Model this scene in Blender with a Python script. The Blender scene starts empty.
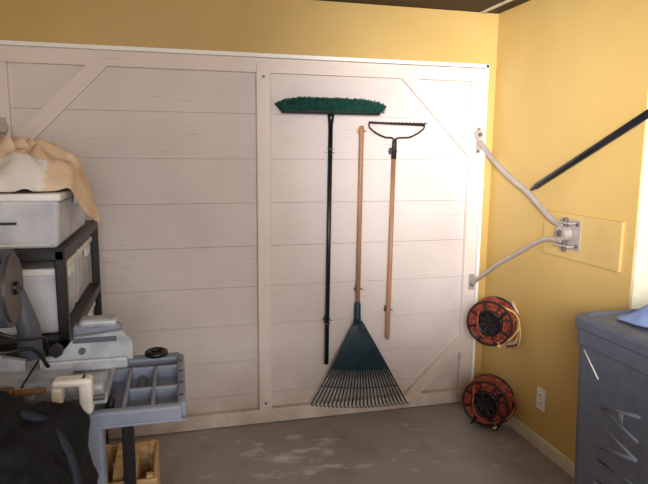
import bpy, bmesh, math, random
from mathutils import Vector, Matrix, noise
random.seed(7)
SC=bpy.context.scene
COL=SC.collection
V=Vector
# ------------------------------------------------------------ materials
def lin(c):
    return tuple(((x/255)/12.92 if x/255<=0.04045 else ((x/255+0.055)/1.055)**2.4) for x in c)+(1.0,)
def mat(name,c,rough=0.6,metal=0.0,c2=None,scale=8.0,detail=4.0,bump=0.0,bscale=60.0,alpha=1.0,trans=0.0,spec=0.5,lo=0.35,hi=0.65,stretch=None):
    m=bpy.data.materials.new(name); m.use_nodes=True
    nt=m.node_tree; b=nt.nodes["Principled BSDF"]
    b.inputs["Base Color"].default_value=lin(c); b.inputs["Roughness"].default_value=rough
    b.inputs["Metallic"].default_value=metal; b.inputs["Specular IOR Level"].default_value=spec
    b.inputs["Alpha"].default_value=alpha; b.inputs["Transmission Weight"].default_value=trans
    tc=nt.nodes.new("ShaderNodeTexCoord"); mp=nt.nodes.new("ShaderNodeMapping")
    nt.links.new(tc.outputs["Object"],mp.inputs["Vector"])
    if stretch: mp.inputs["Scale"].default_value=stretch
    n=nt.nodes.new("ShaderNodeTexNoise"); n.inputs["Scale"].default_value=scale; n.inputs["Detail"].default_value=detail
    nt.links.new(mp.outputs[0],n.inputs["Vector"])
    r=nt.nodes.new("ShaderNodeValToRGB"); e=r.color_ramp.elements
    if c2 is None: c2=tuple(int(x*0.9) for x in c)
    e[0].position=lo; e[0].color=lin(c2); e[1].position=hi; e[1].color=lin(c)
    nt.links.new(n.outputs["Fac"],r.inputs["Fac"]); nt.links.new(r.outputs["Color"],b.inputs["Base Color"])
    if bump>0:
        n2=nt.nodes.new("ShaderNodeTexNoise"); n2.inputs["Scale"].default_value=bscale; n2.inputs["Detail"].default_value=5
        nt.links.new(mp.outputs[0],n2.inputs["Vector"])
        bp=nt.nodes.new("ShaderNodeBump"); bp.inputs["Strength"].default_value=bump; bp.inputs["Distance"].default_value=0.01
        nt.links.new(n2.outputs["Fac"],bp.inputs["Height"]); nt.links.new(bp.outputs[0],b.inputs["Normal"])
    return m
def door_mat(name,c,c2,seed=0.0):
    m=mat(name,c,0.6,c2=c2,scale=1.6,detail=8,bump=0.05,bscale=30,stretch=(0.8,1,0.8),lo=0.3,hi=0.7)
    nt=m.node_tree; b=nt.nodes["Principled BSDF"]; ramp=[n for n in nt.nodes if n.bl_idname=="ShaderNodeValToRGB"][0]
    tc=[n for n in nt.nodes if n.bl_idname=="ShaderNodeTexCoord"][0]
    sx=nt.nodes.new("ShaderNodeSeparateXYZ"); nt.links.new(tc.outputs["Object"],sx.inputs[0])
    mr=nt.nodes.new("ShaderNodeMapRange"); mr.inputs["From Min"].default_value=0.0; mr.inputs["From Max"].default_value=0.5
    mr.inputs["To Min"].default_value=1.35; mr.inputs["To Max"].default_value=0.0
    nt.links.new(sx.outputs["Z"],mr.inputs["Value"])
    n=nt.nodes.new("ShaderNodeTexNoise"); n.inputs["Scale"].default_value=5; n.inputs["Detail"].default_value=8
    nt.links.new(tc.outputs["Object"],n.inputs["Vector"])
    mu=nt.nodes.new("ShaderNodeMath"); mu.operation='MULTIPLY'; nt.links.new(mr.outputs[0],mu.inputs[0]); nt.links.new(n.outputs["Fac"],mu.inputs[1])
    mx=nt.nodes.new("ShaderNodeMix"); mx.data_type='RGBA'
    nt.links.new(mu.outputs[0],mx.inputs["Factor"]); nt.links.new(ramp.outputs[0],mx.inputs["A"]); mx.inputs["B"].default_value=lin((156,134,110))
    prev=mx.outputs["Result"]
    for rot,sc,p0,st,colr in ((0.5,(2.0,1,18),0.67,0.35,(170,150,138)),(-0.9,(1.0,1,50),0.67,0.5,(150,124,114)),(1.35,(1.5,1,40),0.67,0.45,(155,132,120)),(-0.35,(0.8,1,60),0.68,0.45,(150,126,116))):
        mp=nt.nodes.new("ShaderNodeMapping"); mp.inputs["Scale"].default_value=sc; mp.inputs["Rotation"].default_value=(0,rot,0); nt.links.new(tc.outputs["Object"],mp.inputs["Vector"])
        n3=nt.nodes.new("ShaderNodeTexNoise"); n3.inputs["Scale"].default_value=3; n3.inputs["Detail"].default_value=4; nt.links.new(mp.outputs[0],n3.inputs["Vector"])
        rr=nt.nodes.new("ShaderNodeValToRGB"); rr.color_ramp.elements[0].position=p0; rr.color_ramp.elements[0].color=(0,0,0,1); rr.color_ramp.elements[1].position=p0+0.06; rr.color_ramp.elements[1].color=(st,st,st,1)
        nt.links.new(n3.outputs["Fac"],rr.inputs["Fac"])
        mx2=nt.nodes.new("ShaderNodeMix"); mx2.data_type='RGBA'
        nt.links.new(rr.outputs["Color"],mx2.inputs["Factor"]); nt.links.new(prev,mx2.inputs["A"]); mx2.inputs["B"].default_value=lin(colr)
        prev=mx2.outputs["Result"]
    nt.links.new(prev,b.inputs["Base Color"])
    return m
def floor_mat():
    m=mat("concrete",(164,158,154),0.75,c2=(128,121,117),scale=1.4,detail=7,bump=0.15,bscale=40,lo=0.3,hi=0.7)
    nt=m.node_tree; b=nt.nodes["Principled BSDF"]; ramp=[n for n in nt.nodes if n.bl_idname=="ShaderNodeValToRGB"][0]
    tc=[n for n in nt.nodes if n.bl_idname=="ShaderNodeTexCoord"][0]
    mp=nt.nodes.new("ShaderNodeMapping"); mp.inputs["Scale"].default_value=(1.0,2.2,1); nt.links.new(tc.outputs["Object"],mp.inputs["Vector"])
    n=nt.nodes.new("ShaderNodeTexNoise"); n.inputs["Scale"].default_value=5.0; n.inputs["Detail"].default_value=7; n.inputs["Roughness"].default_value=0.6
    nt.links.new(mp.outputs[0],n.inputs["Vector"])
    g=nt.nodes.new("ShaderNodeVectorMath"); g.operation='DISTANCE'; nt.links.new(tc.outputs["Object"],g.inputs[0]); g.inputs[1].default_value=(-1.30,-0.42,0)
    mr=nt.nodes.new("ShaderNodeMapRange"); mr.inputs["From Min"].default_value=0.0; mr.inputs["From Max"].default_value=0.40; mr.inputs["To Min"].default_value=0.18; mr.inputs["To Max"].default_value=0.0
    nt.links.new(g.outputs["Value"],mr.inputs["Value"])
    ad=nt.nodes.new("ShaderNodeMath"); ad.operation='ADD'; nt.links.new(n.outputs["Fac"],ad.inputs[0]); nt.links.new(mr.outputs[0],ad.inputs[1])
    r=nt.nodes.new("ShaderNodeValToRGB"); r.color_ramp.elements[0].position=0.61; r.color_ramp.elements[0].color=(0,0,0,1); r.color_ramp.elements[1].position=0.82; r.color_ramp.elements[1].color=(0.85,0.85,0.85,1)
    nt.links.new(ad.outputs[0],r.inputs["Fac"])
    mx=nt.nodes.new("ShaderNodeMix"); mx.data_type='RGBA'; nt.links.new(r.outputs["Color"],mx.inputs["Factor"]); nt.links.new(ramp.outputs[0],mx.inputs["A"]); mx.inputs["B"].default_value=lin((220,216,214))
    v=nt.nodes.new("ShaderNodeTexNoise"); v.inputs["Scale"].default_value=5; v.inputs["Detail"].default_value=6; nt.links.new(tc.outputs["Object"],v.inputs["Vector"])
    rv=nt.nodes.new("ShaderNodeValToRGB"); rv.color_ramp.elements[0].position=0.58; rv.color_ramp.elements[0].color=(0,0,0,1); rv.color_ramp.elements[1].position=0.75; rv.color_ramp.elements[1].color=(0.4,0.4,0.4,1)
    nt.links.new(v.outputs["Fac"],rv.inputs["Fac"])
    mx3=nt.nodes.new("ShaderNodeMix"); mx3.data_type='RGBA'; nt.links.new(rv.outputs["Color"],mx3.inputs["Factor"]); nt.links.new(mx.outputs["Result"],mx3.inputs["A"]); mx3.inputs["B"].default_value=lin((100,92,88))
    nt.links.new(mx3.outputs["Result"],b.inputs["Base Color"])
    return m
M={}
M['wall']=mat("yellow_wall_paint",(208,176,108),0.5,c2=(200,167,98),scale=1.5,bump=0.10,bscale=90)
M['plate']=mat("painted_plywood",(212,182,118),0.5,c2=(200,168,104),scale=3)
M['ceil']=mat("ceiling_white",(215,208,198),0.8,bump=0.1)
M['hatch']=mat("dark_stained_wood",(58,36,30),0.7,c2=(32,20,17),scale=12)
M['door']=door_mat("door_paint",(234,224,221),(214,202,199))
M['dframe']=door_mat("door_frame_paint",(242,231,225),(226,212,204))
M['gap']=mat("daylight_gap_white",(254,254,253),0.5,c2=(250,250,250))  # daylight in the door gap, put into the colour as near-pure white
M['floor']=floor_mat()
M['base']=mat("baseboard_paint",(226,220,205),0.5,c2=(206,196,178))
M['jamb']=mat("cream_jamb",(246,238,208),0.5)
M['steel']=mat("pale_painted_steel",(190,180,174),0.35,metal=0.25,c2=(172,161,154),scale=5,lo=0.3,hi=0.7)
M['bolt']=mat("bolt_steel",(116,110,106),0.35,metal=0.6)
M['blackmetal']=mat("black_metal",(24,26,34),0.3,c2=(17,18,25))
M['green']=mat("green_bristle",(10,82,68),0.6,c2=(4,46,40),scale=60)
M['greend']=mat("dark_green_block",(8,30,28),0.6)
M['pole']=mat("dark_teal_tube",(18,28,38),0.35,c2=(12,20,28))
M['rake']=mat("green_rake_plastic",(24,56,66),0.45,c2=(16,42,52),scale=15)
M['wood']=mat("ash_handle_wood",(184,140,110),0.5,c2=(158,114,86),scale=6,stretch=(8,8,0.6))
M['iron']=mat("dark_iron",(44,40,44),0.5,metal=0.3)
M['red']=mat("orange_red_cord",(186,92,68),0.65,c2=(112,48,40),scale=45,spec=0.3)
M['dkred']=mat("dark_red_plastic",(48,26,28),0.6)
M['yel']=mat("yellow_cord",(232,196,110),0.5)
M['black']=mat("black_plastic",(22,22,26),0.45,c2=(14,14,17))
M['whitep']=mat("white_plastic",(234,234,230),0.4,c2=(224,224,220))
M['clear']=mat("translucent_bin",(226,228,236),0.25,c2=(200,204,216),scale=9,alpha=0.85)
M['lid']=mat("white_lid",(244,244,244),0.35)
M['canvas']=mat("canvas_cloth",(240,218,194),0.9,c2=(216,184,150),scale=6,bump=0.3,bscale=120)
M['cloth']=mat("white_cloth",(240,236,234),0.9,c2=(224,218,214),scale=6,bump=0.2)
M['greyp']=mat("blue_grey_plastic",(136,145,164),0.5,c2=(120,129,148),scale=10)
M['greyd']=mat("dark_grey_plastic",(84,90,104),0.5)
M['alu']=mat("cast_aluminium",(186,192,202),0.4,metal=0.1,c2=(150,156,168),scale=15)
M['bin']=mat("bin_plastic",(94,100,118),0.5,c2=(86,92,108),scale=20,bump=0.15,bscale=200)
M['binl']=mat("bin_letter",(116,122,140),0.6)
M['pine']=mat("pine_wood",(206,170,122),0.6,c2=(176,136,90),scale=5,stretch=(1,8,8))
M['bag']=mat("black_nylon",(17,19,30),0.8,c2=(9,10,17),scale=9,bump=0.6,bscale=40,spec=0.25)
M['strap']=mat("nylon_strap",(34,38,54),0.7,spec=0.3)
M['bench']=mat("bench_wood",(140,110,80),0.7,c2=(110,84,60),scale=5)
M['bristle']=mat("brown_bristle",(92,78,66),0.9,c2=(60,50,44),scale=50)
M['blue']=mat("blue_rag",(140,158,205),0.9,c2=(112,132,190),scale=6)
M['seam']=mat("plank_seam",(190,170,158),0.8)
# ------------------------------------------------------------ builder
class B:
    def __init__(s,name): s.name=name; s.bm=bmesh.new(); s.mats=[]
    def mi(s,k):
        if k not in s.mats: s.mats.append(k)
        return s.mats.index(k)
    def _tag(s,faces,k,smooth):
        i=s.mi(k)
        for f in faces: f.material_index=i; f.smooth=smooth
    def poly(s,verts,faces,k,smooth=False):
        vs=[s.bm.verts.new(v) for v in verts]; fs=[]
        for f in faces:
            try: fs.append(s.bm.faces.new([vs[i] for i in f]))
            except ValueError: pass
        s._tag(fs,k,smooth); return vs
    def box(s,lo,hi,k,bev=0.0,rot=None,piv=None,taper=None,seg=2):
        t=bmesh.new(); bmesh.ops.create_cube(t,size=1)
        c=(V(lo)+V(hi))/2; d=V(hi)-V(lo)
        for v in t.verts:
            f=taper if (taper and v.co.z<0) else 1
            v.co=V((v.co.x*d.x*f,v.co.y*d.y*f,v.co.z*d.z))
        if bev>0: bmesh.ops.bevel(t,geom=t.edges[:],offset=bev,segments=seg,affect='EDGES',profile=0.5)
        if rot is not None:
            p=(V(piv)-c) if piv else V((0,0,0))
            for v in t.verts: v.co=rot@(v.co-p)+p
        vs=[v.co+c for v in t.verts]; t.verts.index_update()
        fs=[[v.index for v in f.verts] for f in t.faces]; t.free()
        s.poly(vs,fs,k,False)
    def tube(s,pts,r,k,n=10,closed=False,smooth=True,flat=None):
        pts=[V(p) for p in pts]; N=len(pts); rr=r if isinstance(r,(list,tuple)) else [r]*N
        vs=[];fs=[];up=None
        for i in range(N):
            if closed: tdir=(pts[(i+1)%N]-pts[i-1])
            else: tdir=pts[min(i+1,N-1)]-pts[max(i-1,0)]
            tdir.normalize()
            if up is None:
                a=V((0,0,1)) if abs(tdir.z)<0.9 else V((1,0,0)); up=(a-tdir*a.dot(tdir)).normalized()
            else:
                q=up-tdir*up.dot(tdir); up=q.normalized() if q.length>1e-6 else up
            sd=tdir.cross(up)
            for j in range(n):
                a=2*math.pi*j/n
                vs.append(pts[i]+(up*math.cos(a)+sd*math.sin(a))*rr[i])
        M_=N if closed else N-1
        for i in range(M_):
            for j in range(n):
                fs.append([i*n+j,i*n+(j+1)%n,((i+1)%N)*n+(j+1)%n,((i+1)%N)*n+j])
        if not closed: fs.append(list(range(n))[::-1]); fs.append([(N-1)*n+j for j in range(n)])
        s.poly(vs,fs,k,smooth)
    def cyl(s,a,b,r,k,n=16,r2=None): s.tube([a,b],[r,r2 if r2 is not None else r],k,n,smooth=False)
    def ring(s,c,axis,R,r,k,n=32,m=8,sc=1.0):
        axis=V(axis).normalized(); a=V((0,0,1)) if abs(axis.z)<0.9 else V((1,0,0))
        u=(a-axis*a.dot(axis)).normalized(); w=axis.cross(u)
        s.tube([V(c)+(u*math.cos(2*math.pi*i/n)+w*math.sin(2*math.pi*i/n))*R for i in range(n)],r,k,m,closed=True)
    def done(s,parent=None):
        me=bpy.data.meshes.new(s.name); bmesh.ops.recalc_face_normals(s.bm,faces=s.bm.faces[:]); s.bm.to_mesh(me); s.bm.free()
        for k in s.mats: me.materials.append(M[k])
        o=bpy.data.objects.new(s.name,me); COL.objects.link(o)
        if parent: o.parent=parent
        return o
def smoothpath(pts,n=8):
    pts=[V(p) for p in pts]; out=[]
    P=[pts[0]*2-pts[1]]+pts+[pts[-1]*2-pts[-2]]
    for i in range(1,len(P)-2):
        for j in range(n):
            t=j/n; a,b,c,d=P[i-1],P[i],P[i+1],P[i+2]
            out.append(0.5*((2*b)+(c-a)*t+(2*a-5*b+4*c-d)*t*t+(3*b-a-3*c+d)*t**3))
    out.append(pts[-1]); return out
XW=0.079; XL=-2.78; ZC=2.465; YB=-6.5
# ------------------------------------------------------------ room
b=B("floor"); b.box((XL-0.15,YB,-0.1),(XW+1.2,0.3,0),'floor'); b.done()
b=B("wall_back")
b.box((XL-0.15,0.0,2.145),(XW+0.15,0.15,ZC),'wall')
b.box((0.016,0.0,0),(XW+0.15,0.15,2.145),'wall')
b.box((XL-0.15,0.0,0),(-2.725,0.15,2.145),'wall'); b.done()
b=B("wall_right")
b.box((XW,-1.22,0),(XW+0.15,0.0,ZC),'wall')
b.box((XW,-2.15,2.04),(XW+0.15,-1.22,ZC),'wall')
b.box((XW,YB,0),(XW+0.15,-2.15,ZC),'wall'); b.done()
b=B("trim_doorway")
b.box((XW+0.004,-1.232,0),(XW+0.156,-1.2205,2.04),'jamb'); b.box((XW+0.004,-2.149,0),(XW+0.156,-2.138,2.04),'jamb'); b.done()
b=B("wall_left"); b.box((XL-0.15,YB,0),(XL,0.0,ZC),'wall'); b.done()
b=B("ceiling"); b.box((XL-0.15,YB,ZC),(XW+0.15,0.15,ZC+0.1),'ceil'); b.done()
b=B("trim_ceiling"); b.box((-1.1,-1.6,ZC-0.012),(-0.05,-0.002,ZC-0.001),'hatch')
b.box((-0.05,-1.6,ZC-0.02),(-0.03,-0.002,ZC-0.001),'base')
b.box((-0.03,-1.6,ZC-0.012),(XW-0.002,-0.002,ZC-0.001),'hatch'); b.done()
b=B("baseboard_right"); b.box((XW-0.014,-1.21,0.0),(XW-0.0005,-0.002,0.075),'base',0.003); b.done()
b=B("daylight_gap_strips")
b.box((-2.725,-0.02,2.133),(0.022,-0.0005,2.153),'gap'); b.box((0.003,-0.02,0),(0.020,-0.0005,2.15),'gap'); b.done()  # white strips stand in for daylight shining past the door edges
b=B("trim_sill"); b.box((-2.72,0.06,0.0),(0.014,0.15,0.02),'seam'); b.done()
# ------------------------------------------------------------ garage door
DX0,DX1=-2.72,0.0
E=bpy.data.objects.new("garage_door",None); COL.objects.link(E)
b=B("planks")
zs=[0.0,0.18,0.39,0.61,0.84,1.08,1.33,1.58,1.83,2.13]
b.box((DX0,0.036,0.01),(DX1,0.06,2.13),'seam')
for i in range(len(zs)-1):
    for (xa,xb) in ((DX0,-1.353),(-1.353,DX1)):
        g=random.uniform(0.0002,0.0009)
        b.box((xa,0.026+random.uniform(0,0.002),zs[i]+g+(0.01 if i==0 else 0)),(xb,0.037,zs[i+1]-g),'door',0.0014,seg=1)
b.done(E)
b=B("frame")
F0,F1=-0.006,0.0255
FK='dframe'
b.box((DX0,F0,2.052),(DX1,F1,2.13),FK,0.004); b.box((DX0,F0-.012,0.005),(DX1,F1,0.09),FK,0.004)
b.box((-0.078,F0-.002,0.0905),(DX1,F1,2.0515),FK,0.004)
b.box((DX0,F0-.002,0.0905),(-2.64,F1,2.0515),FK,0.004)
b.box((-1.392,F0-.012,0.0905),(-1.315,F1,2.11),FK,0.004)
for z in (0.05,0.13,0.7,1.2,1.7,2.03,2.09): b.cyl((-1.353,F0-.012,z),(-1.353,F0-.016,z),0.008,'bolt' if z in (0.13,2.03) else FK,10)
def brace(p,q,w=0.075):
    p=V((p[0],0,p[1]));q=V((q[0],0,q[1])); d=(q-p).normalized(); nrm=V((-d.z,0,d.x))*w/2
    vs=[]
    for y in (F0-.001,F1):
        for a in (p-nrm,p+nrm,q+nrm,q-nrm): vs.append(V((a.x,y,a.z)))
    b.poly(vs,[(0,1,2,3),(7,6,5,4),(0,4,5,1),(1,5,6,2),(2,6,7,3),(3,7,4,0)],FK)
brace((-0.515,2.09),(-0.045,1.62)); brace((-2.18,2.09),(-2.66,1.60)); brace((-0.05,0.43),(-0.44,0.05)); brace((-2.66,0.43),(-2.26,0.05))
b.done(E)
# ------------------------------------------------------------ push broom
def clip(b,x,z,y0=0.0255,r=0.017,k='bolt'):
    b.box((x-0.012,y0-0.004,z-0.02),(x+0.012,y0+0.0,z+0.02),k)
    for s in (-1,1):
        b.tube(smoothpath([(x+s*0.006,y0-0.003,z),(x+s*0.022,y0-0.018,z),(x+s*0.019,y0-0.045,z),(x+s*0.024,y0-0.056,z)],4),0.003,k,6)
b=B("push_broom"); cx=-0.963; yb=-0.014
b.box((cx-0.29,yb-0.03,1.835),(cx+0.29,yb+0.032,1.868),'greend',0.010)
for i in range(92):
    for j in range(5):
        u=(i/91)*2-1; x=cx+u*0.290; y=yb-0.026+j*0.0135
        for kx in range(2):
            L=0.056+random.uniform(-.009,.009)
            spl=0.030*u*abs(u)**3+random.uniform(-.007,.007); dy=(j-2)*0.007+random.uniform(-.003,.003)
            b.tube([(x,y,1.864-0.01*kx),(x+spl,min(y+dy,0.022),1.864+L*(1-0.6*abs(u)**7))],[0.0042,0.0026],'green',4,smooth=False)
for i in range(150):
    u=(i/149)*2-1; x=cx+u*0.288
    b.tube([(x,yb-0.03,1.872),(x+0.02*u+random.uniform(-.004,.004),yb-0.043,1.854+random.uniform(-.010,.008))],[0.004,0.002],'green',4,smooth=False)
b.tube([(cx-0.002,yb,1.845),(cx-0.003,yb,1.81),(cx-0.004,yb,1.78)],[0.022,0.018,0.0145],'blackmetal',14)
b.tube([(cx-0.004,yb,1.80),(cx-0.016,yb,0.344)],0.0135,'pole',14)
for z in (1.64,0.60): b.ring((cx-0.006-(1.64-z)*0.008,yb,z),(0,0,1),0.0145,0.004,'bolt',16,6)
clip(b,cx-0.006,1.62,k='whitep'); clip(b,cx-0.014,0.62)
b.done()
# ------------------------------------------------------------ leaf rake
b=B("leaf_rake"); yr=-0.006; ax,az=-0.784,0.66
b.tube([(-0.778,yr,1.775),(-0.778,yr,1.765),(ax,yr,az-0.02)],[0.009,0.0145,0.0145],'wood',14)
b.tube([(ax,yr,0.72),(ax,yr,0.70),(ax,yr,0.62),(ax,yr-.002,0.585)],[0.016,0.02,0.021,0.026],'rake',14)
NT=25; tin=[]
for i in range(NT):
    t=-1+2*i/(NT-1)
    ex=-0.765+0.305*t; ez=0.068-0.025*t+0.018*t*t-0.0
    sx=ax+0.022*t; sz=0.60
    P=[]
    for s_ in [k/14 for k in range(15)]:
        x=sx+(ex-sx)*s_; z=sz+(ez-sz)*s_
        y=yr-0.016-0.03*math.sin(s_*math.pi*0.9)*(1-0.3*t*t)
        P.append(V((x,y,z)))
    L=P[-1]; d=(P[-1]-P[-3]).normalized()
    P+= [L+d*0.012+V((0,-0.006,0)),L+d*0.016+V((0.004,-0.022,0.002)),L+d*0.010+V((0.006,-0.034,0.006))]
    tin.append(P); b.tube(P,[0.0058]*10+[0.0046]*5+[0.0038,0.003,0.0025],'rake',6)
for i in range(NT-1):
    vs=[];fs=[]
    for k in range(9):
        vs+= [tin[i][k]+V((0,0.001,0)),tin[i+1][k]+V((0,0.001,0))]
        if k: fs.append((2*k-2,2*k-1,2*k+1,2*k))
    b.poly(vs,fs,'rake')
b.tube([tin[i][11]+V((0,-0.003,0)) for i in range(NT)],0.0035,'rake',6)
clip(b,-0.779,1.745,k='yel'); clip(b,-0.782,0.80)
b.done()
# ------------------------------------------------------------ bow rake
b=B("bow_rake"); yk=-0.012
b.tube([(-0.735,yk,1.795),(-0.565,yk,1.79),(-0.385,yk,1.785)],0.006,'iron',8)
for i in range(15):
    x=-0.728+i*0.0241
    b.tube([(x,yk,1.792),(x,yk-0.02,1.797),(x,yk-0.055,1.79)],[0.005,0.004,0.002],'iron',6)
for s in (-1,1):
    hx=-0.572
    ex=-0.735 if s<0 else -0.385
    b.tube(smoothpath([(ex,yk,1.79),(ex+0.02*(-s)*0.3,yk,1.765),(ex-s*0.045,yk,1.735),(ex-s*0.10,yk,1.712),(hx+s*0.02,yk,1.708),(hx,yk,1.69),(hx,yk,1.66)],6),0.005,'iron',8)
b.tube([(-0.572,yk,1.70),(-0.573,yk,1.69),(-0.576,yk,1.585)],[0.008,0.014,0.0165],'iron',12)
b.tube([(-0.576,yk,1.60),(-0.588,yk,0.48),(-0.588,yk,0.47)],[0.0135,0.0145,0.010],'wood',14)
clip(b,-0.583,1.63); clip(b,-0.587,0.66)
b.done()
# ------------------------------------------------------------ door hardware (right)
b=B("garage_door_hinge_arm")
b.box((-0.045,-0.014,1.62),(-0.008,-0.0085,1.78),'steel',0.002)
b.cyl((-0.026,-0.0085,1.735),(-0.026,-0.03,1.735),0.028,'steel',20); b.cyl((-0.026,-0.03,1.735),(-0.026,-0.04,1.735),0.012,'bolt',8)
for z in (1.635,1.765): b.cyl((-0.026,-0.012,z),(-0.026,-0.022,z),0.008,'bolt',6)
up=smoothpath([(-0.022,-0.035,1.69),(0.0,-0.10,1.62),(0.018,-0.22,1.535),(0.028,-0.36,1.463),(0.03,-0.48,1.415),(0.034,-0.60,1.345),(0.036,-0.70,1.29),(0.04,-0.80,1.262)],6)
b.tube(up,0.0155,'steel',14)
lo=smoothpath([(-0.03,-0.03,0.80),(-0.02,-0.05,0.825),(0.01,-0.25,0.965),(0.028,-0.44,1.07),(0.034,-0.60,1.155),(0.036,-0.68,1.182),(0.038,-0.80,1.19)],6)
b.tube(lo,0.0125,'steel',14)
b.box((-0.045,-0.016,0.76),(-0.008,-0.0085,0.86),'steel',0.002); b.cyl((-0.028,-0.012,0.80),(-0.028,-0.035,0.80),0.014,'bolt',8)
PX=XW-0.0185
b.box((PX-0.005,-0.90,1.15),(PX,-0.74,1.30),'steel',0.002)
for z in (1.17,1.285): b.box((0.008,-0.87,z-0.004),(PX-0.004,-0.76,z+0.004),'steel',0.002)
b.cyl((0.034,-0.815,1.14),(0.034,-0.815,1.31),0.012,'bolt',12)
b.cyl((0.052,-0.81,1.23),(0.008,-0.81,1.23),0.038,'steel',22); b.cyl((0.010,-0.81,1.23),(-0.002,-0.81,1.23),0.018,'bolt',6)
for (y,z) in ((-0.76,1.28),(-0.88,1.28),(-0.76,1.17),(-0.88,1.17)): b.cyl((PX-0.003,y,z),(PX-0.012,y,z),0.009,'bolt',6)
b.done()
b=B("plywood_mounting_plate"); b.box((XW-0.0165,-1.16,1.10),(XW-0.0005,-0.60,1.325),'plate',0.002)
for (y,z) in ((-0.62,1.12),(-0.62,1.30),(-1.14,1.12),(-1.14,1.30)): b.cyl((XW-0.016,y,z),(XW-0.018,y,z),0.004,'plate',8)
b.done()
b=B("garage_door_spring_tube")
p0=V((0.03,-0.515,1.43)); p1=V((0.03,-2.02,2.125)); dd=(p1-p0).normalized()
b.tube([p0,p0+dd*0.03,p0+dd*0.05,p1-dd*0.05],[0.008,0.012,0.0165,0.0165],'blackmetal',16)
b.tube([p1-dd*0.05,p1],0.008,'bolt',8); b.box((0.02,-2.05,2.09),(XW-0.0005,-2.0,2.16),'steel',0.002)
b.done()
b=B("door_hinge_bracket"); b.box((-2.70,-0.014,1.62),(-2.655,-0.0085,1.78),'steel',0.002)
b.cyl((-2.675,-0.010,1.73),(-2.675,-0.035,1.73),0.028,'steel',20)
b.tube(smoothpath([(-2.675,-0.035,1.70),(-2.69,-0.08,1.64),(-2.715,-0.16,1.56)],5),0.015,'steel',10); b.done()
# ------------------------------------------------------------ cord reels
def reel(c,R,yaw,hang,name="extension_cord_reel"):
    b=B(name); c=V(c); A=V((-math.sin(yaw),-math.cos(yaw),0.0)).normalized()
    S=V((math.cos(yaw),-math.sin(yaw),0)); U=V((0,0,1))
    def P(a,rad,off): return c+(S*math.cos(a)+U*math.sin(a))*rad+A*off
    for layer in range(5):
        rad=R*(0.52+0.09*layer); pts=[]
        turns=6
        for i in range(turns*26+1):
            a=2*math.pi*i/26; off=-0.05+0.10*(i/(turns*26)) if layer%2==0 else 0.05-0.10*(i/(turns*26))
            pts.append(P(a,rad+random.uniform(-.004,.004),off+random.uniform(-.004,.004)))
        b.tube(pts,0.0058,'red',6)
    for off in (-0.060,0.062):
        ring=[P(2*math.pi*i/36,R*0.5,off) for i in range(36)]; b.tube(ring,0.010,'black',8,closed=True)
        ring=[P(2*math.pi*i/36,R*0.95,off) for i in range(36)]; b.tube(ring,0.007,'dkred',8,closed=True)
        for i in range(8):
            a=math.pi/4*i+0.3
            b.tube([P(a,R*0.12,off),P(a,R*0.95,off)],0.007,'dkred',6)
        b.cyl(P(0,0,off-0.006),P(0,0,off+0.006),R*0.32,'black',20)
    b.cyl(P(0,0,-0.06),P(0,0,0.075),R*0.12,'black',16)
    b.cyl(P(0,0,-0.05),P(0,0,0.045),R*0.46,'black',28)
    for q in range(3):
        b.tube([P(2*math.pi*i/40,R*(0.92+0.06*math.sin(3*i*0.157*2+q*2)),0.02-0.02*q+0.02*math.sin(i*2*math.pi/40*2+q)) for i in range(40)],0.0058,'red',6,closed=True)
    b.tube(smoothpath([P(2.2,R*0.9,0.05),P(2.6,R*0.55,0.078),P(3.6,R*0.5,0.08),P(4.6,R*0.7,0.078),P(5.4,R*0.9,0.06)],6),0.006,'red',6)
    b.tube(smoothpath([P(0.3,R*0.2,0.07),P(0.6,R*0.6,0.075),P(0.7,R*0.85,0.075)],4),0.006,'black',6)
    b.cyl(P(0.7,R*0.85,0.07),P(0.7,R*0.85,0.105),0.011,'black',10)
    e=[P(1.0,R*0.9,0.04),P(0.5,R*1.12,0.03),P(0.0,R*1.18,0.02),P(-0.6,R*1.05,0.04),P(-1.0,R*0.85,0.05)]
    e=[V((min(q.x,XW-0.012),q.y,max(q.z,0.012))) for q in e]
    b.tube(smoothpath(e,6),0.006,'yel' if hang else 'red',6)
    b.cyl(e[-1],e[-1]+V((-0.01,-0.01,-0.035)),0.012,'yel',10)
    if hang:
        b.tube([P(0,0,-0.06),P(0,0,-0.10)],0.01,'bolt',8)
        q=P(0,0,-0.10); b.tube(smoothpath([q,V((q.x+0.03,q.y+0.01,q.z+0.01)),V((XW-0.004,q.y+0.02,q.z+0.02))],4),0.008,'bolt',8)
        b.box((XW-0.006,q.y-0.02,q.z-0.05),(XW-0.0005,q.y+0.06,q.z+0.08),'steel',0.001)
        for kk in range(7):
            z0=c.z+0.12-0.012*kk
            b.tube(smoothpath([V((XW-0.02,c.y-0.02,z0)),V((XW-0.010-kk*.003,c.y-0.07-kk*.009,z0-0.06)),V((XW-0.012-kk*.003,c.y-0.065-kk*.009,z0-0.17)),V((XW-0.03,c.y-0.01,z0-0.22))],5),0.0055,('yel','whitep','red')[kk%3],6)
    else:
        for s in (-1,1):
            b.tube([P(0,0,0.065*s),P(-math.pi/2-0.5,R*1.1,0.065*s)],0.006,'black',8); b.tube([P(0,0,0.065*s),P(-math.pi/2+0.5,R*1.1,0.065*s)],0.006,'black',8)
        for da in (-0.5,0.5):
            b.tube([P(-math.pi/2+da,R*1.1,-0.065),P(-math.pi/2+da,R*1.1,0.065)],0.007,'black',8)
    return b.done()
reel((-0.052,-0.33,0.645),0.136,0.82,True); reel((-0.064,-0.35,0.160),0.142,0.82,False)
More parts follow.
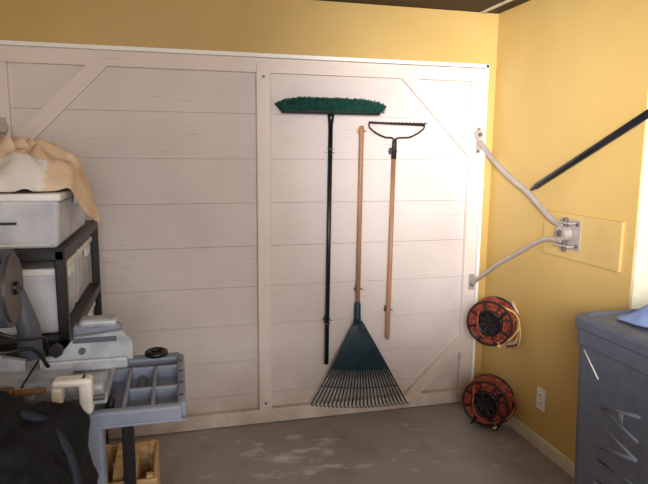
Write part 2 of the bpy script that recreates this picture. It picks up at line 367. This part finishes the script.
# outlet
b=B("wall_outlet"); b.box((XW-0.007,-0.695,0.225),(XW-0.0005,-0.62,0.345),'whitep',0.003)
for z in (0.262,0.308):
    b.box((XW-0.010,-0.676,z-0.016),(XW-0.006,-0.639,z+0.016),'whitep',0.003)
    for dy in (-0.007,0.007): b.box((XW-0.0108,-0.6575+dy-0.0015,z-0.006),(XW-0.0098,-0.6575+dy+0.0015,z+0.008),'black')
b.cyl((XW-0.007,-0.6575,0.285),(XW-0.009,-0.6575,0.285),0.003,'bolt',8); b.done()
# ------------------------------------------------------------ wheeled bin
b=B("wheeled_trash_bin")
bx0,bx1,by0,by1=-0.455,0.045,-2.13,-1.53; HZ=0.018
cxb,cyb=(bx0+bx1)/2,(by0+by1)/2
def sq(z,f,r=0.05):
    out=[];hx=(bx1-bx0)/2*f;hy=(by1-by0)/2*f
    for (sx,sy,a0) in ((1,1,0),(-1,1,90),(-1,-1,180),(1,-1,270)):
        for k in range(5):
            a=math.radians(a0+k*22.5); out.append(V((cxb+sx*(hx-r)+r*abs(math.cos(a))*sx,cyb+sy*(hy-r)+r*abs(math.sin(a))*sy,z)))
    return out
prof=[(0.05,0.86),(0.06,0.88),(0.5,0.925),(0.945,0.965),(0.95,0.99),(0.985+HZ,0.99),(0.99+HZ,0.97)]
vs=[];fs=[]
for z,f in prof: vs+=sq(z,f)
for i in range(len(prof)-1):
    for j in range(20): fs.append((i*20+j,i*20+(j+1)%20,(i+1)*20+(j+1)%20,(i+1)*20+j))
fs.append(tuple(range(20))[::-1]); b.poly(vs,fs,'bin')
prof=[(0.985,1.0),(0.99,1.015),(1.02,1.015),(1.03,0.98),(1.035,0.9),(1.028,0.86),(1.028,0.84)]
vs=[];fs=[]
for z,f in prof: vs+=sq(z+HZ,f)
for i in range(len(prof)-1):
    for j in range(20): fs.append((i*20+j,i*20+(j+1)%20,(i+1)*20+(j+1)%20,(i+1)*20+j))
fs.append(tuple(range(120,140))); fs.append(tuple(range(20))[::-1]); b.poly(vs,fs,'bin')
b.tube([(cxb-0.2,by1-0.03,1.0),(cxb+0.2,by1-0.03,1.0)],0.012,'bin',8)
for y in (by0+0.09,by1-0.09):
    b.cyl((bx1-0.06,y-0.03,0.10),(bx1-0.06,y+0.03,0.10),0.10,'black',24)
b.cyl((bx1-0.06,by0+0.06,0.10),(bx1-0.06,by1-0.06,0.10),0.012,'bolt',8)
b.box((bx0+0.06,by0+0.08,0.0),(bx0+0.12,by1-0.08,0.08),'bin',0.01)
def facex(z): 
    f=0.925+(0.965-0.925)*(z-0.5)/0.445 if z>0.5 else 0.88+(0.925-0.88)*(z-0.06)/0.44
    return cxb-(bx1-bx0)/2*f+0.0025
def stroke(y0,z0,y1,z1,w=0.006,k='binl'):
    b.tube([(facex(z0),y0,z0),(facex(z1),y1,z1)],w,k,8)
ys0,ys1=-1.87,-1.70
def letter(L,z):
    G={'V':[(0,1,.5,0),(.5,0,1,1)],'R':[(0,0,0,1),(0,1,.8,1),(.8,1,.8,.5),(.8,.5,0,.5),(.3,.5,.9,0)],'A':[(0,0,.5,1),(.5,1,1,0),(.25,.45,.75,.45)],'I':[(.3,0,.3,1)]}
    for (a,c1,d,e) in G[L]:
        for o in (-0.005,0.005): stroke(ys0+(ys1-ys0)*c1+o,z-a*0.085,ys0+(ys1-ys0)*e+o,z-d*0.085,0.006)
for i,L in enumerate("AVIR"): letter(L,0.80-i*0.105)
stroke(-1.60,0.93,-1.68,0.85,0.0045,'whitep')
b.done()
def heap(name,c,rx,ry,h,k,seed,n=46,wr=0.02,pat=None,rim=0.0,droop=None,fl=2.4):
    b=B(name); vs=[];fs=[]
    for i in range(n+1):
        for j in range(n*2):
            r=i/n; a=2*math.pi*j/(n*2)
            o=1+0.22*noise.noise(V((math.cos(a)*1.3+seed,math.sin(a)*1.3,seed)))
            x=math.cos(a)*r*rx*o; y=math.sin(a)*r*ry*o
            z=h*(1-r**fl)*(0.9+0.3*noise.noise(V((x*5+seed,y*5,1))))+wr*noise.noise(V((x*12,y*12,seed)))+wr*0.9*(1-abs(noise.noise(V((x*14+y*10,y*5,seed)))*2))*(1-r)
            z=max(z,0.004)+rim
            q=V((c[0]+x,c[1]+y,c[2]+z))
            if droop: q=droop(q)
            vs.append(q)
    m=n*2
    for i in range(n):
        for j in range(m): fs.append((i*m+j,(i+1)*m+j,(i+1)*m+(j+1)%m,i*m+(j+1)%m))
    b.poly(vs,fs,k,True)
    if pat:
        for f in b.bm.faces:
            cc=f.calc_center_median()
            if pat(cc): f.material_index=b.mi(pat.k)
    return b.done()
heap("shop_rag",(-0.25,-1.70,1.034+HZ),0.12,0.10,0.04,'blue',3.1,28)
heap("shop_rag",(-0.06,-1.68,1.034+HZ),0.10,0.11,0.09,'cloth',5.7,28)
# ------------------------------------------------------------ shelf rack with drawers
sx0,sx1,sy0,sy1=-2.74,-2.215,-1.19,-0.28
ES=bpy.data.objects.new("storage_drawer_shelf",None); COL.objects.link(ES)
b=B("shelf_frame")
for x in (sx0,sx1-0.035):
    for y in (sy0,sy1-0.035): b.box((x,y,0),(x+0.035,y+0.035,1.285),'black',0.005)
for z in (0.22,0.58,0.95,1.262):
    b.box((sx0,sy0,z-0.018),(sx1,sy1,z+0.022),'black',0.006)
b.done(ES)
def bin_(name,lo,hi,lidk='lid',body='clear'):
    b=B(name); lo=V(lo);hi=V(hi); 
    b.box(lo,(hi.x,hi.y,hi.z-0.022),body,0.015,taper=0.94)
    b.box((lo.x-0.006,lo.y-0.006,hi.z-0.026),(hi.x+0.006,hi.y+0.006,hi.z),lidk,0.006)
    ym=(lo.y+hi.y)/2; xm=(lo.x+hi.x)/2
    b.box((hi.x+0.001,ym-0.05,hi.z-0.06),(hi.x+0.012,ym+0.05,hi.z-0.02),lidk,0.004)
    b.box((xm-0.06,lo.y-0.012,hi.z-0.06),(xm+0.06,lo.y-0.001,hi.z-0.02),lidk,0.004)
    return b
k_=0
for z,ht in ((0.242,0.27),(0.602,0.29),(0.972,0.24)):
    for (y0,y1) in ((sy0+0.05,-0.76),(-0.72,sy1-0.05)):
        k_+=1; bin_("drawer_%d"%k_,(sx0+0.05,y0,z),(sx1-0.03,y1,z+ht)).done(ES)
b=bin_("plastic_storage_box",(-2.70,-1.18,1.2845),(-2.225,-0.50,1.475))
b.box((-2.46,-1.188,1.372),(-2.36,-1.178,1.38),'black'); 
b.box((-2.68,-1.184,1.30),(-2.26,-1.178,1.304),'whitep'); b.done()
def dr(q):
    if q.x>-2.205: 
        e=q.x+2.205; q=V((-2.205+e*0.55,q.y,q.z-e*1.15))
    return q
class Pat:
    k='cloth'
    def __call__(s,c): return c.z<1.58+0.06*noise.noise(c*7) and c.x<-2.28
heap("canvas_drop_cloth",(-2.41,-0.88,1.4755),0.31,0.27,0.175,'canvas',1.9,60,wr=0.045,pat=Pat(),droop=dr,fl=2.3)
# ------------------------------------------------------------ work stand with tray
b=B("work_stand")
ZT=0.90
b.box((-2.62,-1.70,0.865),(-2.19,-1.215,ZT),'greyd',0.008)
tx0,tx1,ty0,ty1=-2.185,-1.83,-1.675,-1.205
b.box((tx0,ty0,0.850),(tx1,ty1,0.858),'greyp',0.003)
for lo_,hi_ in (((tx0,ty0,0.852),(tx0+0.022,ty1,ZT)),((tx1-0.026,ty0+0.02,0.852),(tx1,ty1-0.02,ZT)),((tx0,ty0,0.852),(tx1-0.012,ty0+0.03,ZT)),((tx0,ty1-0.05,0.852),(tx1-0.012,ty1,ZT))):
    b.box(lo_,hi_,'greyp',0.009,seg=3)
for x in (-2.095,-2.005,-1.925): b.box((x-0.006,ty0+0.02,0.854),(x+0.006,ty1-0.12,ZT-0.002),'greyp',0.004)
b.box((tx0+0.01,ty1-0.135,0.854),(tx1-0.01,ty1-0.12,ZT-0.002),'greyp',0.004)
b.box((-2.00,ty0+0.16,0.854),(-1.85,ty0+0.175,ZT-0.004),'greyp',0.004)
for y in (-1.60,-1.50,-1.40,-1.30): b.cyl((tx1-0.013,y,ZT-0.001),(tx1-0.013,y,ZT+0.0006),0.007,'black',10)
b.box((-2.13,-1.66,0.40),(-2.06,-1.60,0.851),'greyp',0.012)
for x,y in ((-2.58,-1.65),(-2.58,-1.26),(-2.03,-1.26),(-2.095,-1.56)):
    b.box((x-0.02,y-0.02,0.0),(x+0.02,y+0.02,0.866 if x<-2.2 else 0.851),'black',0.004)
b.box((-2.6,-1.66,0.28),(-2.08,-1.62,0.33),'black',0.004)
b.done()
b=B("screwdriver"); b.tube([(-2.05,-1.62,0.872),(-2.05,-1.53,0.872)],[0.013,0.011],'black',10); b.tube([(-2.05,-1.53,0.872),(-2.05,-1.43,0.864)],0.004,'bolt',8); b.done()
b=B("electrical_tape_roll"); b.ring((-1.925,-1.235,ZT+0.0115),(0,0,1),0.03,0.011,'black',28,8); b.done()
b=B("utility_knife"); b.box((-1.98,-1.48,0.859),(-1.952,-1.37,0.878),'blackmetal',0.006); b.box((-1.972,-1.37,0.863),(-1.96,-1.35,0.874),'bolt'); b.done()
# ------------------------------------------------------------ mitre saw
b=B("mitre_saw")
b.box((-2.45,-1.60,0.901),(-2.06,-1.36,0.955),'alu',0.014,seg=3)
for x in (-2.43,-2.08): b.box((x-0.03,-1.62,0.901),(x+0.03,-1.34,0.925),'alu',0.006)
b.cyl((-2.27,-1.49,0.95),(-2.27,-1.49,0.972),0.115,'alu',36); b.box((-2.30,-1.63,0.93),(-2.24,-1.5,0.968),'alu',0.008)
b.box((-2.273,-1.62,0.967),(-2.267,-1.40,0.9735),'black')
for s,x0,x1 in ((-1,-2.50,-2.29),(1,-2.25,-1.985)):
    y0,y1=-1.485,-1.465
    if s>0: pr=[(x0,.955),(x1,.985),(x1,1.04),(x1-0.03,1.075),(x0+0.10,1.062),(x0+0.06,1.015),(x0,1.0)]
    else: pr=[(x1,.955),(x0,.985),(x0,1.04),(x0+0.03,1.075),(x1-0.10,1.062),(x1-0.06,1.015),(x1,1.0)]
    n=len(pr); vs=[V((p[0],y0,p[1])) for p in pr]+[V((p[0],y1,p[1])) for p in pr]
    b.poly(vs,[tuple(range(n)),tuple(range(n,2*n))[::-1]]+[(i,(i+1)%n,n+(i+1)%n,n+i) for i in range(n)],'alu')
b.box((-2.24,-1.50,0.96),(-2.0,-1.43,0.995),'alu',0.006)
b.box((-2.16,-1.455,0.98),(-2.02,-1.41,1.09),'greyp',0.012)
b.box((-2.14,-1.465,1.08),(-2.03,-1.40,1.108),'alu',0.012,seg=3)
b.box((-2.155,-1.492,1.045),(-2.03,-1.485,1.06),'greyd',0.002)
b.cyl((-2.13,-1.485,1.02),(-2.13,-1.495,1.02),0.010,'greyd',12)
b.cyl((-2.20,-1.485,1.03),(-2.20,-1.51,1.03),0.02,'black',6)
b.tube([(-2.30,-1.37,0.95),(-2.31,-1.33,1.06),(-2.33,-1.40,1.20)],[0.04,0.035,0.03],'greyd',12)
b.cyl((-2.345,-1.47,1.22),(-2.315,-1.47,1.22),0.115,'greyd',36); b.cyl((-2.318,-1.47,1.22),(-2.306,-1.47,1.22),0.10,'bolt',36)
b.cyl((-2.309,-1.47,1.22),(-2.296,-1.47,1.22),0.02,'black',12)
b.cyl((-2.47,-1.45,1.24),(-2.345,-1.45,1.24),0.05,'black',24)
b.tube(smoothpath([(-2.33,-1.53,1.30),(-2.33,-1.58,1.34),(-2.33,-1.64,1.31),(-2.33,-1.645,1.25),(-2.33,-1.58,1.20)],5),0.014,'black',10)
b.tube(smoothpath([(-2.44,-1.45,1.20),(-2.40,-1.55,1.12),(-2.33,-1.60,1.07),(-2.25,-1.56,1.06),(-2.22,-1.52,0.99)],6),0.006,'black',8)
b.tube(smoothpath([(-2.42,-1.46,1.18),(-2.36,-1.58,1.14),(-2.27,-1.59,1.10),(-2.23,-1.50,1.07),(-2.24,-1.42,0.98)],6),0.005,'black',8)
b.done()
b=B("bar_clamp")
b.box((-2.19,-1.675,0.935),(-2.05,-1.655,0.947),'bolt',0.002)
b.box((-2.115,-1.687,0.9015),(-2.08,-1.64,1.005),'whitep',0.01); b.box((-2.185,-1.687,0.9015),(-2.155,-1.64,0.985),'whitep',0.01)
b.box((-2.18,-1.69,0.985),(-2.09,-1.64,1.005),'whitep',0.008); b.done()
# ------------------------------------------------------------ crate
b=B("wooden_crate"); kx0,kx1,ky0,ky1=-2.18,-1.945,-1.12,-0.80
for z in (0.0,0.095,0.19,0.285):
    b.box((kx0,ky0,z+0.002),(kx1,ky0+0.014,z+0.08),'pine',0.003); b.box((kx0,ky1-0.014,z+0.002),(kx1,ky1,z+0.08),'pine',0.003)
    b.box((kx0,ky0+0.015,z+0.002),(kx0+0.014,ky1-0.015,z+0.08),'pine',0.003); b.box((kx1-0.014,ky0+0.015,z+0.002),(kx1,ky1-0.015,z+0.08),'pine',0.003)
for x in (kx0+0.015,kx1-0.04):
    for y in (ky0+0.015,ky1-0.04): b.box((x,y,0.0),(x+0.025,y+0.025,0.375),'pine',0.002)
b.box((kx0+.015,ky0+.015,0.02),(kx1-.015,ky1-.015,0.03),'pine')
b.box((kx0+0.06,ky0+0.05,0.2),(kx0+0.10,ky1-0.05,0.395),'pine',0.004,rot=Matrix.Rotation(0.12,3,'Y'))
b.box((kx0+0.13,ky0+0.05,0.1),(kx0+0.16,ky1-0.05,0.385),'pine',0.004)
b.done()
# ------------------------------------------------------------ bench and bag
b=B("low_workbench"); b.box((-2.74,-2.35,0.66),(-2.09,-1.76,0.70),'bench',0.004)
for x in (-2.71,-2.17):
    for y in (-2.31,-1.86): b.box((x,y,0),(x+0.05,y+0.05,0.66),'bench',0.004)
b.box((-2.70,-2.30,0.25),(-2.13,-1.82,0.27),'bench'); b.done()
b=B("backpack"); vs=[];fs=[];n=60;m=84; c=V((-2.27,-2.0,0.70))
for i in range(n+1):
    ph=math.pi*i/n
    for j in range(m):
        th=2*math.pi*j/m
        def se(v,e): return math.copysign(abs(v)**e,v)
        x=0.235*se(math.sin(ph),0.55)*se(math.cos(th),0.6); y=0.20*se(math.sin(ph),0.55)*se(math.sin(th),0.6); z=0.185+0.185*se(math.cos(ph),0.7)
        p=V((x,y,z)); d=0.04*noise.noise(p*7)-0.03*abs(noise.noise(p*11))+0.012*noise.noise(p*26)
        p+=V((x,y,0)).normalized()*d if (abs(x)+abs(y))>1e-4 else V((0,0,0)); p.z+=d*0.9*(z/0.37)
        p.x*=1-0.18*(p.z/0.37)**2; p.z=max(p.z,0.001)
        vs.append(c+p)
for i in range(n):
    for j in range(m): fs.append((i*m+j,(i+1)*m+j,(i+1)*m+(j+1)%m,i*m+(j+1)%m))
b.poly(vs,fs,'bag',True)
b.tube(smoothpath([c+V((-0.08,-0.02,0.34)),c+V((-0.06,-0.03,0.375)),c+V((0.02,-0.03,0.38)),c+V((0.05,-0.02,0.34))],6),0.010,'strap',8)
b.tube(smoothpath([c+V((0.02,0.03,0.36)),c+V((0.14,0.0,0.33)),c+V((0.20,-0.05,0.22)),c+V((0.19,-0.10,0.06))],6),0.012,'strap',8)
b.tube(smoothpath([c+V((-0.10,-0.08,0.34)),c+V((0.03,-0.12,0.335)),c+V((0.11,-0.10,0.30)),c+V((0.16,-0.11,0.24)),c+V((0.17,-0.13,0.15))],6),0.009,'strap',6)
b.tube(smoothpath([c+V((-0.18,-0.10,0.30)),c+V((-0.08,-0.17,0.31)),c+V((0.06,-0.175,0.29)),c+V((0.17,-0.11,0.25)),c+V((0.2,-0.03,0.2))],6),0.006,'strap',6)
b.box(c+V((-0.12,-0.225,0.03)),c+V((0.12,-0.17,0.20)),'bag',0.02,seg=3)
b.done()
b=B("bench_brush")
b.box((-2.50,-1.69,0.965),(-2.28,-1.64,0.985),'bench',0.007,seg=3)
b.box((-2.28,-1.675,0.967),(-2.20,-1.655,0.982),'bench',0.006,seg=3)
for i in range(42):
    for j in range(4): 
        x=-2.495+i*0.0051; y=-1.683+j*0.012
        b.tube([(x,y,0.968),(x+random.uniform(-.004,.004),y+random.uniform(-.003,.003),0.9015)],[0.003,0.0025],'bristle',4,smooth=False)
b.done()
# ------------------------------------------------------------ light
w=bpy.data.worlds.new("w"); SC.world=w; w.use_nodes=True
bg=w.node_tree.nodes["Background"]; bg.inputs[0].default_value=(0.90,0.94,1.0,1); bg.inputs[1].default_value=0.8
def area(name,loc,tgt,sx,sy,e,col=(1,1,1),spread=180):
    l=bpy.data.lights.new(name,'AREA'); l.shape='RECTANGLE'; l.size=sx; l.size_y=sy; l.energy=e; l.color=col; l.spread=math.radians(spread)
    o=bpy.data.objects.new(name,l); COL.objects.link(o); o.location=loc
    o.rotation_euler=(V(tgt)-V(loc)).to_track_quat('-Z','Y').to_euler(); return o
area("rear_fill_light",(-1.5,-5.4,1.8),(-0.6,0,1.0),1.6,1.2,70,(1,0.98,0.985))  # area light added inside the open rear to strengthen the daylight
area("wall_key_light",(-2.0,-3.9,1.9),(0.05,-0.45,1.8),0.6,0.6,17,(1,0.985,0.98),42)  # added key light, no window here; makes the right wall hot spot
# ------------------------------------------------------------ camera
yaw,pitch,roll,f=0.251,-0.1522,0.008,582.576
fw=V((math.sin(yaw)*math.cos(pitch),math.cos(yaw)*math.cos(pitch),math.sin(pitch)))
rt=V((math.cos(yaw),-math.sin(yaw),0)); upv=rt.cross(fw)
r2=rt*math.cos(roll)+upv*math.sin(roll); u2=-rt*math.sin(roll)+upv*math.cos(roll)
cd=bpy.data.cameras.new("camera"); co=bpy.data.objects.new("camera",cd); COL.objects.link(co)
co.matrix_world=Matrix(((r2.x,u2.x,-fw.x,-1.8443),(r2.y,u2.y,-fw.y,-3.3049),(r2.z,u2.z,-fw.z,1.6183),(0,0,0,1)))
cd.sensor_width=36; cd.lens=f/648*36; cd.clip_start=0.05
SC.camera=co
SC.view_settings.view_transform='Standard'
